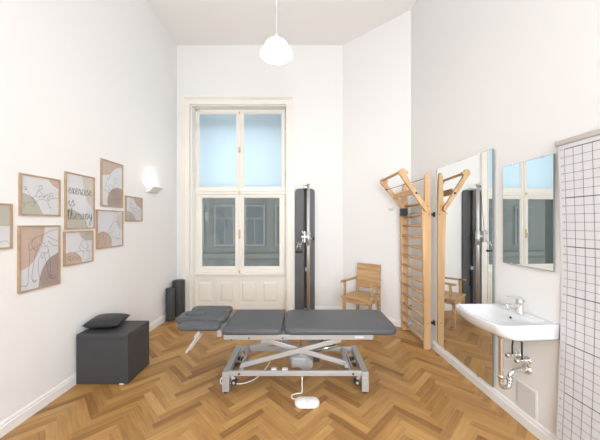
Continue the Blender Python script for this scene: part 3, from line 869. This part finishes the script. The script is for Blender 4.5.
# swing arms
def arm(y, piv, tip):
    # piv, tip in (d,z)
    a = Vector(piv); b_ = Vector(tip); v = b_-a; L = v.length; v.normalize(); n = Vector((-v.y, v.x))
    if n.y < 0: n = -n     # upper side
    def P(s, t): q = a+v*s+n*t; return (q.x, q.y)
    pr = [P(-.02, -.027), P(L*.5, -.027), P(L-.06, -.028)]
    for ang in range(-90, 75, 15):
        pr.append(P(L-.03+.044*math.cos(R(ang)), .012+.044*math.sin(R(ang))))
    pr += [P(L-.035, .050), P(L-.055, .070), P(L-.08, .055), P(L-.065, .035), P(L-.10, .022), P(L*.5, .022), P(.02, .022), P(-.022, .008)]
    Tm = Matrix(((-1, 0, -.06, XR(y)), (0, 0, 1, y), (0, 1, 0, 0), (0, 0, 0, 1)))
    bm = new(); prism(bm, pr, -.016, .016, Tm, bevel=.004); return obj('swing_arm', bm, 'beech', T)
pN = ((XR(YN)-1.475), 1.665); tN = ((XR(YN)-1.235), 2.085)
a1 = arm(YN-.035, pN, (XR(YN)-1.170, 2.110)); a2 = arm(YFR-.06, (XR(YFR)-1.455, 1.665), (XR(YFR)-1.115, 2.090))
bm = new(); tube(bm, [(1.185, YN-.03, 2.105), (1.13, YFR-.065, 2.085)], .017, 16); obj('pull_up_bar', bm, 'beechx', T)
bm = new()
bar(bm, (1.355, YN-.025, 1.875), (1.300, YFR-.07, 1.865), .022, .075, (.5, 0, 1), .004); pl = obj('peg_board', bm, 'beechx', T)
bm = new()
for k in range(4):
    y = YN+.07+k*.12; x = 1.354-(y-YN)*.095
    tube(bm, [(x-.016, y, 1.868), (x-.010, y, 1.868)], .011, 12)
obj('hole', bm, 'groove', pl)
bm = new(); tube(bm, [(1.185, YFR-.08, 1.955), (1.505, YN-.02, 2.035)], .0035, 8); lathe(bm, [(.001, -.01), (.012, -.008), (.012, .008), (.001, .01)], 12, Matrix.Translation((1.185, YFR-.082, 1.955)) @ Matrix.Rotation(R(90), 4, 'X'))
lathe(bm, [(.001, -.01), (.012, -.008), (.012, .008), (.001, .01)], 12, Matrix.Translation((1.356, YN-.054, 1.850)) @ Matrix.Rotation(R(90), 4, 'X'))
obj('tension_cord', bm, 'black', T)
bm = new(); box(bm, (1.385, YFR-.10, 1.60), (1.475, YFR-.03, 1.70), .008); box(bm, (1.385, YFR-.16, 1.595), (1.54, YFR-.03, 1.608), .003)
obj('holder_box', bm, 'black', T)

# ------------------------------------------------------------------ mirrors
def mirror(ya, yb, za, zb, label, turn, thick=.006, off=.004):
    W = yb-ya
    T = thing('wall_mirror', label, 'mirror', mw=wallR(yb, za, off) @ Matrix.Rotation(turn, 4, 'Y'))
    W = W*math.sqrt(1+.06**2)
    bm = new(); box(bm, (0, 0, 0), (W, zb-za, thick)); obj('backing', bm, 'medge', T, world=False)
    bm = new(); box(bm, (.002, .002, thick), (W-.002, zb-za-.002, thick+.0015)); obj('mirror_glass', bm, 'mirror', T, world=False)
    bm = new()
    for x in (W*.2, W*.8):
        for y in (0, zb-za): box(bm, (x-.012, y-.006, 0), (x+.012, y+.006, thick+.004), .001)
    obj('clip', bm, 'chrome', T, world=False)
mirror(2.259, 3.094, .112, 2.130, 'large frameless mirror on the right wall reaching down to the baseboard', -.013, off=.004)
mirror(1.752, 2.166, 1.181, 1.954, 'smaller frameless mirror on the right wall above the washbasin', -.014, off=.004)

# ------------------------------------------------------------------ washbasin
YS = 1.955; ZR = .843
T = thing('washbasin', 'white ceramic washbasin mounted on the right wall below the small mirror', 'sink', mw=wallR(YS, 0, 0))
# local: x right(-Y), y up, z out from wall -> build in (x, out, up) then remap
RM = Matrix(((1, 0, 0, 0), (0, 0, 1, 0), (0, 1, 0, 0), (0, 0, 0, 1)))
def dshape(hw, dep, back, r, bulge, n=8, taper=.0):
    """closed outline: back edge at y=back, sides out to dep, bulged front"""
    out = []
    fw_ = hw-taper
    for k in range(6): out.append((-hw+2*hw*k/6, back))
    for k in range(5):
        t = k/5; out.append((hw+(fw_-hw)*t**1.5, back+(dep-r-back)*t))
    for k in range(n):
        a = R(90*k/n); out.append((fw_-r+r*math.cos(a), dep-r+r*math.sin(a)))
    m = 10
    for k in range(m+1):
        t = k/m; x = (fw_-r)*(1-2*t); out.append((x, dep+bulge*(1-(2*t-1)**2)))
    for k in range(1, n+1):
        a = R(90+90*k/n); out.append((-(fw_-r)+r*math.cos(a), dep-r+r*math.sin(a)))
    for k in range(1, 5):
        t = 1-k/5; out.append((-(hw+(fw_-hw)*t**1.5), back+(dep-r-back)*t))
    return out
def ringz(o, z): return [(x, y, z) for x, y in o]
hw = .236
outer = [
    ringz(dshape(.10, .20, .035, .06, .0), ZR-.150),
    ringz(dshape(.15, .26, .02, .08, .005), ZR-.142),
    ringz(dshape(.200, .325, .0, .09, .01), ZR-.112),
    ringz(dshape(.232, .375, .0, .09, .018, taper=-.006), ZR-.092),
    ringz(dshape(hw-.006, .392, .0, .085, .022, taper=-.008), ZR-.080),
    ringz(dshape(hw-.002, .408, .0, .07, .024, taper=-.008), ZR-.06),
    ringz(dshape(hw, .420, .0, .065, .026, taper=-.008), ZR-.008),
    ringz(dshape(hw-.003, .418, .0, .065, .026, taper=-.008), ZR-.002),
    ringz(dshape(hw-.008, .413, .004, .062, .026, taper=-.008), ZR),
    ringz(dshape(hw-.022, .398, .115, .060, .026, taper=-.008), ZR-.002),
    ringz(dshape(hw-.030, .388, .122, .06, .024, taper=-.008), ZR-.010),
    ringz(dshape(hw-.050, .360, .135, .070, .02, taper=-.006), ZR-.05),
    ringz(dshape(hw-.080, .330, .155, .070, .015, taper=-.006), ZR-.095),
    ringz(dshape(.10, .28, .18, .045, .01), ZR-.118),
    ringz(dshape(.03, .235, .20, .015, .002), ZR-.122),
]
bm = new(); loft(bm, outer, RM); obj('basin', bm, 'ceramic', T, world=False)
bm = new(); lathe(bm, [(.001, .0), (.024, 0), (.024, .004), (.012, .007), (.001, .007)], 24, RM @ Matrix.Translation((0, .218, ZR-.122))); obj('drain', bm, 'chrome', T, world=False)
bm = new(); lathe(bm, [(.001, .002), (.0075, .002), (.0075, -.003)], 16, RM @ Matrix.Translation((0, .134, ZR-.032)) @ Matrix.Rotation(R(-75), 4, 'X'), caps=(True, False)); obj('overflow_hole', bm, 'groove', T, world=False)
# tap: a thing of its own
T = thing('mixer_tap', 'chrome single-lever mixer tap on the washbasin', 'tap', mw=wallR(YS, 0, 0))
bm = new()
lathe(bm, [(.001, 0), (.027, 0), (.027, .006), (.023, .010), (.022, .07), (.023, .085), (.020, .096), (.001, .1)], 28, RM @ Matrix.Translation((0, .062, ZR)))
obj('body', bm, 'chrome', T, world=False)
bm = new()
rg = []
for t, y, z, a, b_ in ((0, .062, .045, .018, .020), (1, .085, .052, .018, .017), (2, .12, .058, .016, .012), (3, .16, .060, .014, .010), (4, .172, .059, .012, .008)):
    rg.append([(a*math.cos(2*math.pi*k/16), y, ZR+z+b_*math.sin(2*math.pi*k/16)) for k in range(16)])
loft(bm, rg, RM); lathe(bm, [(.0105, -.014), (.0105, .012)], 16, RM @ Matrix.Translation((0, .158, ZR+.044))); obj('spout', bm, 'chrome', T, world=False)
bm = new()
rg = []
for y, z, a, b_ in ((.040, .088, .019, .012), (.062, .102, .021, .018), (.09, .113, .017, .011), (.13, .119, .012, .006), (.175, .122, .010, .004), (.182, .123, .006, .002)):
    rg.append([(a*math.cos(2*math.pi*k/16), y, ZR+z+b_*math.sin(2*math.pi*k/16)) for k in range(16)])
loft(bm, rg, RM); obj('lever', bm, 'chrome', T, world=False)
# trap and pipes
T = thing('waste_trap', 'chrome waste trap under the washbasin running back to the wall', 'pipe', mw=wallR(YS, 0, 0))
def P3(x, out, z): return (x, z, out)
bm = new()
tube(bm, [P3(0, .205, ZR-.152), P3(0, .205, .345)], .0165, 20, cap=False)
pts = [P3(.0, .205, .36)]+[P3(0, .172+.033*math.cos(R(a)), .335+.033*math.sin(R(a))) for a in range(0, -181, -20)]+[P3(0, .139, .36)]
tube(bm, pts, .0165, 20)
obj('down_pipe', bm, 'chrome', T, world=False)
bm = new()
tube(bm, [P3(0, .139, .35), P3(0, .138, .385), P3(0, .125, .41), P3(0, .10, .422), P3(-.005, .0, .424)], .0155, 20, 5); obj('outlet_pipe', bm, 'chrome', T, world=False)
for (x, o_, z, ax) in ((0, .205, .385, 'v'), (0, .139, .365, 'v'), (0, .205, ZR-.168, 'v')):
    bm = new(); lathe(bm, [(.017, -.012), (.022, -.011), (.0225, .011), (.017, .012)], 20, RM @ Matrix.Translation((x, o_, z))); obj('slip_nut', bm, 'chrome', T, world=False)
bm = new(); lathe(bm, [(.001, .0), (.036, .0), (.036, .004), (.024, .014), (.016, .018)], 28, Matrix.Translation((-.005, .424, 0))); obj('wall_rosette', bm, 'chrome', T, world=False)
def valve(x, label):
    T = thing('angle_valve', label, 'valve', group='angle valves under the washbasin', mw=wallR(YS, 0, 0))
    z = .495
    bm = new(); lathe(bm, [(.001, 0), (.030, 0), (.030, .004), (.018, .012), (.010, .014), (.010, .055), (.014, .058), (.014, .072), (.001, .074)], 24, Matrix.Translation((x, z, 0))); obj('body', bm, 'chrome', T, world=False)
    bm = new(); lathe(bm, [(.001, .068), (.019, .069), (.021, .078), (.021, .09), (.015, .096), (.001, .097)], 10, Matrix.Translation((x, z, 0))); obj('knob', bm, 'chrome', T, world=False)
    bm = new(); tube(bm, [P3(x, .045, z+.005), P3(x, .046, z+.07), P3(x*.9, .046, z+.12), P3(x*.8, .046, ZR-.155)], .006, 10, 5); obj('hose', bm, 'rubber', T, world=False)
valve(-.082, 'chrome angle valve under the basin, farther of the two from the camera')
valve(.000, 'chrome angle valve under the basin, nearer of the two, above the waste pipe rosette')
T = thing('access_panel', 'square white access panel low on the right wall below the washbasin', 'access panel', mw=wallR(2.04, .105))
bm = new(); box(bm, (0, 0, 0), (.163, .205, .006), .002); obj('frame', bm, 'trim', T, world=False)
bm = new(); box(bm, (.010, .010, .006), (.153, .195, .009), .001); obj('door', bm, 'panelw', T, world=False)

# ------------------------------------------------------------------ posture chart
YC = 1.712; CL = .95
T = thing('posture_chart', 'long white wall chart printed with a black measuring grid, hung right of the washbasin', 'chart', mw=wallR(YC, 0, 0))
def coff(z):       # distance of the paper from the wall
    if z > 1.2: return .006+.022*((z-1.2)/.8)**1.3
    return .006+.042*((1.2-z)/1.2)**1.6
bm = new(); n = 40; zb, zt = .035, 1.995
ra = []
for i in range(n+1):
    z = zb+(zt-zb)*i/n; ra.append([bm.verts.new((x, z, coff(z)+dz)) for x, dz in ((0, 0), (CL, 0), (CL, .0008), (0, .0008))])
for a, b_ in zip(ra, ra[1:]):
    for k in range(4):
        f = bm.faces.new((a[k], a[(k+1) % 4], b_[(k+1) % 4], b_[k])); f.smooth = False
NSHEET = len(bm.faces)
def hl(x0, x1, z, w):
    o0 = coff(z)+.0016
    v = [bm.verts.new(p) for p in ((x0, z-w/2, o0), (x1, z-w/2, o0), (x1, z+w/2, o0), (x0, z+w/2, o0))]; bm.faces.new(v)
def vl(x, za, zb_, w, n=24):
    prev = None
    for i in range(n+1):
        z = za+(zb_-za)*i/n; o0 = coff(z)+.0016; c = [bm.verts.new((x-w/2, z, o0)), bm.verts.new((x+w/2, z, o0))]
        if prev: bm.faces.new((prev[0], prev[1], c[1], c[0]))
        prev = c
sp = .0508; GX0 = .036
zi = 1.962
k = 0
while zi > .06:
    hl(GX0, CL-.03, zi, .0056 if k % 6 == 0 else .0023); zi -= sp; k += 1
for i in range(18): vl(GX0+i*sp, .06, 1.962, .0023)
DIG = {'0': 'abcdef', '1': 'bc', '2': 'abged', '3': 'abgcd', '4': 'fgbc', '5': 'afgcd', '6': 'afgedc', '7': 'abc', '8': 'abcdefg', '9': 'abcdfg'}
SEG = {'a': (0, 2, 1, 2), 'b': (1, 1, 1, 2), 'c': (1, 0, 1, 1), 'd': (0, 0, 1, 0), 'e': (0, 0, 0, 1), 'f': (0, 1, 0, 2), 'g': (0, 1, 1, 1)}
def digits(s, x, z, h=.009):
    for ch in s:
        for sg in DIG[ch]:
            x0, y0, x1, y1 = SEG[sg]; w = .0009; hx = h*.5
            o0 = coff(z)+.0018
            a = (x+min(x0, x1)*hx-w/2, z+min(y0, y1)*h/2-w/2); b_ = (x+max(x0, x1)*hx+w/2, z+max(y0, y1)*h/2+w/2)
            bm.faces.new([bm.verts.new(p) for p in ((a[0], a[1], o0), (b_[0], a[1], o0), (b_[0], b_[1], o0), (a[0], b_[1], o0))])
        x += h*.5+.003
zi = 1.962; k = 0
while zi > .06:
    digits(str(int(round((zi)*100/5.08*5))), .008, zi-.0045)
    hl(.024, .031, zi, .0018)
    zi -= sp; k += 1
bm.faces.ensure_lookup_table()
for f in bm.faces[NSHEET:]: f.material_index = 1
obj('sheet', bm, ['chart', 'cline'], T, world=False)
bm = new(); tube(bm, [(-.012, 2.008, .032), (CL+.012, 2.008, .032)], .0, 4) if False else box(bm, (-.008, 1.990, .022), (CL+.008, 2.024, .040), .007); obj('top_rail', bm, 'rail', T, world=False)
bm = new(); box(bm, (-.011, 1.987, .020), (-.007, 2.027, .042), .001); obj('end_cap', bm, 'black' if False else 'steeld', T, world=False)
bm = new(); box(bm, (-.006, .018, .038), (CL+.006, .040, .054), .006); obj('bottom_rail', bm, 'rail', T, world=False)

# ------------------------------------------------------------------ treatment table
T = thing('treatment_table', 'grey padded physiotherapy treatment table on a silver scissor-lift frame', 'treatment table', (-.05, 2.6, 0))
YA, YZ = 2.365, 2.925
ZT = .56; ZBt = .497
bm = new(); pad(bm, -.150, .880, YA, YZ, ZBt, ZT, .085, .028, .004); obj('leg_section_pad', bm, 'vinyl', T)
bm = new(); pad(bm, -.700, -.160, YA, YZ, ZBt, ZT, .045, .028, .004); obj('middle_pad', bm, 'vinyl', T)
# head section in three pieces
bm = new(); pad(bm, -1.105, -.722, YA+.01, YA+.145, .527, .590, .05, .030, .004); obj('armrest_pad', bm, 'vinyl', T)
bm = new(); pad(bm, -1.145, -.722, YZ-.150, YZ-.008, .540, .605, .05, .030, .004); obj('armrest_pad', bm, 'vinyl', T)
bm = new(); pad(bm, -1.195, -.715, YA+.150, YZ-.155, .535, .598, .07, .028, .004); hp = obj('head_pad', bm, 'vinyl', T)
bm = new()
Y_c = (YA+YZ)/2-.005
loft(bm, [[(x, y, z) for x, y in rrect(w_, h_, h_/2, 8, -1.03, Y_c)] for w_, h_, z in ((.200, .088, .599), (.206, .094, .604), (.196, .084, .609), (.186, .074, .6055), (.186, .074, .600))])
loft(bm, [[(x, y, z) for x, y in rrect(w_, h_, h_/2, 8, -1.03, Y_c)] for w_, h_, z in ((.180, .068, .600), (.180, .068, .607), (.160, .05, .611), (.10, .02, .612))])
obj('face_hole_plug', bm, 'vinyl', hp)
bm = new()
for (x0, x1) in ((-1.08, -.73),):
    box(bm, (x0, YA+.07, .515), (x1, YA+.10, .530), .003); box(bm, (x0, YZ-.10, .515), (x1, YZ-.07, .542), .003); box(bm, (-1.15, Y_c-.05, .512), (x1, Y_c+.05, .537), .003)
    box(bm, (-.90, YA+.08, .505), (-.87, YZ-.08, .518), .003); box(bm, (-.75, YA+.05, .47), (-.71, YZ-.05, .52), .004)
obj('head_frame', bm, 'steel', T)
bm = new()
bar(bm, (-.925, YA+.10, .515), (-.965, YA+.07, .455), .022, .012, bevel=.003); bar(bm, (-.925, YA+.10, .49), (-1.025, YA+.03, .335), .026, .016, bevel=.003)
bar(bm, (-.905, YA+.11, .48), (-1.0, YA+.06, .345), .008, .008); obj('gas_spring_lever', bm, 'satin', T)
# top frame
bm = new()
for y in (YA+.045, YZ-.075):
    box(bm, (-.69, y, .445), (.66, y+.03, .490), .004)
for x in (-.69, -.15, .635): box(bm, (x, YA+.05, .450), (x+.03, YZ-.05, .488), .004)
box(bm, (-.72, YA+.10, .488), (.72, YZ-.10, .498))
obj('top_frame', bm, 'steel', T)
bm = new(); box(bm, (.495, YA+.0435, .462), (.575, YA+.0455, .478)); o = obj('name_plate', bm, 'panelw', T)
bm = new()
for x in (-.46, -.155): tube(bm, [(x, YA+.040, .462), (x, YA+.046, .462)], .007, 10)
for x in (-.62, .2): tube(bm, [(x, YA+.040, .447), (x, YA+.046, .447)], .005, 10)
obj('frame_screw', bm, 'black', T)
# base: side frames
BX0, BX1 = -.655, .575
for s, x in ((-1, BX0), (1, BX1)):
    bm = new()
    box(bm, (x-.029, 2.345, .145), (x+.029, 2.875, .187), .004)
    box(bm, (x-.030, 2.345, .014), (x+.030, 2.385, .1452), .004)
    box(bm, (x-.030, 2.840, .014), (x+.030, 2.88, .1452), .004)
    sf = obj('side_frame', bm, 'steel', T)
    for y in (2.365, 2.86):
        bm = new(); lathe(bm, [(.001, 0), (.017, 0), (.019, .004), (.019, .016), (.001, .016)], 16, Matrix.Translation((x, y, 0))); obj('rubber_foot', bm, 'rubber', sf)
bm = new()
box(bm, (BX0+.02, 2.365, .142), (BX1-.02, 2.395, .184), .004); box(bm, (BX0+.02, 2.825, .142), (BX1-.02, 2.855, .184), .004)
for x in (BX0+.115, BX1-.14): box(bm, (x, 2.38, .15), (x+.025, 2.84, .185), .003)
for x in (BX0+.10, BX1-.105):
    box(bm, (x, 2.395, .165), (x+.014, 2.83, .180), .003)
br = obj('base_rail', bm, 'steel', T)
bm = new()
for x in (-.54, .47): tube(bm, [(x, 2.360, .163), (x, 2.367, .163)], .009, 12)
obj('rail_bolt', bm, 'black', br)
bm = new()
for x in (-.26, -.16): box(bm, (x, 2.388, .150), (x+.05, 2.425, .191), .004)
obj('guide_block', bm, 'panelw', T)
# scissor links
def link(x0, z0, x1, z1, y, w=.026, h=.042):
    bm = new(); bar(bm, (x0, y, z0), (x1, y, z1), w, h, (0, 0, 1), .004)
    for (x, z) in ((x0, z0), (x1, z1), ((x0+x1)/2, (z0+z1)/2)): tube(bm, [(x, y-w/2-.005, z), (x, y+w/2+.003, z)], .009, 12)
    return obj('scissor_link', bm, 'steel', T)
for yy, yi in ((2.445, 2.477), (2.78, 2.748)):
    link(-.53, .200, .36, .432, yy); link(-.34, .425, .42, .200, yi)
bm = new()
tube(bm, [(-.53, 2.42, .20), (-.53, 2.80, .20)], .014, 14); tube(bm, [(.42, 2.42, .2), (.42, 2.80, .2)], .014, 14)
tube(bm, [(.36, 2.42, .432), (.36, 2.80, .432)], .014, 14); tube(bm, [(-.34, 2.42, .425), (-.34, 2.80, .425)], .014, 14)
tube(bm, [(.01, 2.43, .315), (.01, 2.79, .315)], .012, 14)
obj('cross_tube', bm, 'steel', T)
bm = new(); bar(bm, (-.30, 2.58, .43), (-.02, 2.60, .27), .05, .03, bevel=.006); bar(bm, (.33, 2.62, .42), (.10, 2.60, .26), .04, .03, bevel=.006)
obj('lift_arm', bm, 'steel', T)
bm = new()
tube(bm, [(-.10, 2.60, .19), (.12, 2.60, .23)], .045, 20); box(bm, (-.09, 2.54, .11), (.08, 2.66, .225), .026, seg=3); tube(bm, [(.06, 2.545, .15), (.06, 2.655, .15)], .062, 24)
mo = obj('lift_motor', bm, 'steeld', T)
bm = new(); tube(bm, [(.12, 2.60, .25), (.36, 2.60, .31)], .016, 16); obj('spindle', bm, 'chrome', mo)
bm = new(); box(bm, (.13, 2.52, .185), (.185, 2.60, .24), .008); obj('cable_box', bm, 'rubber', mo)
# castors
def castor(x, y, s):
    bm = new(); bar(bm, (x-.028*s, y, .125), (x+.0*s, y, .09), .018, .03, bevel=.004); tube(bm, [(x-.01*s, y-.012, .085), (x-.01*s, y+.012, .085)], .017, 14); 
    c = obj('castor', bm, 'satin', T)
    bm = new(); tube(bm, [(x, y-.022, .072), (x, y-.006, .072)], .026, 18); tube(bm, [(x, y+.006, .072), (x, y+.022, .072)], .026, 18); obj('wheel', bm, 'rubber', c)
    bm = new(); tube(bm, [(x, y-.024, .072), (x, y+.024, .072)], .012, 12); obj('hub', bm, 'steeld', c)
for x, s in ((BX0+.062, 1), (BX1-.062, -1)):
    for y in (2.405, 2.815): castor(x, y, s)
bm = new()
for x in (BX0+.058, BX1-.058):
    for y, z in ((2.52, .165), (2.62, .17)): tube(bm, [(x-.012, y, z), (x+.012, y, z)], .018, 14)
obj('adjuster_knob', bm, 'black', T)
bm = new(); tube(bm, [(BX0-.0, 2.42, .12), (BX0-.045, 2.40, .11), (BX0-.055, 2.38, .085), (BX0-.02, 2.375, .06), (BX0+.03, 2.40, .062), (BX0+.12, 2.46, .02), (BX0+.22, 2.55, .008), (BX0+.30, 2.62, .05), (BX0+.36, 2.64, .13)], .005, 8, 6); obj('power_cable', bm, 'whitep', T)
# foot switch
T = thing('foot_switch', 'white oval foot switch with its cable, on the floor in front of the treatment table', 'foot switch', (.06, 2.20, 0))
bm = new()
loft(bm, [[(x, y, z) for x, y in rrect(w_, h_, h_/2, 10, .058, 2.205)] for w_, h_, z in ((.195, .105, .001), (.205, .115, .006), (.206, .116, .022), (.198, .108, .032), (.186, .096, .036), (.12, .03, .037))])
fs = obj('housing', bm, 'whitep', T)
bm = new()
for cx in (.010, .106):
    loft(bm, [[(x, y, z) for x, y in rrect(w_, h_, .025, 8, cx, 2.205)] for w_, h_, z in ((.070, .062, .034), (.072, .064, .040), (.06, .052, .043))])
obj('pedal', bm, 'whitep', fs)
bm = new()
tube(bm, [(.018, 2.350, .150), (.018, 2.342, .135), (.018, 2.340, .09), (.018, 2.342, .035), (.010, 2.340, .010), (-.035, 2.335, .007), (-.068, 2.315, .007), (-.072, 2.285, .007), (-.045, 2.265, .007), (.0, 2.268, .007), (.035, 2.262, .010), (.050, 2.245, .018)], .0055, 10, 6)
obj('cable', bm, 'whitep', T)

# ------------------------------------------------------------------ light
def area(name, loc, rot, sx, sy, power, colr):
    l = bpy.data.lights.new(name, 'AREA'); l.shape = 'RECTANGLE'; l.size = sx; l.size_y = sy; l.energy = power; l.color = colr
    o = bpy.data.objects.new(name, l); o.location = loc; o.rotation_euler = rot; col.objects.link(o); return o
for i, (a, b_) in enumerate(ops):
    area('daylight', ((a+b_)/2, YF-.32, 2.08), (R(90), 0, 0), b_-a, 2.6, 107, (.945, .97, 1))
w = bpy.data.worlds.new('sky'); scene.world = w; w.use_nodes = True
bg = w.node_tree.nodes['Background']; bg.inputs[0].default_value = (.88, .94, 1, 1); bg.inputs[1].default_value = 4.6
scene.view_settings.view_transform = 'Standard'; scene.view_settings.look = 'None'
scene.view_settings.exposure = 0.27; scene.view_settings.gamma = 1
scene.view_settings.use_curve_mapping = False
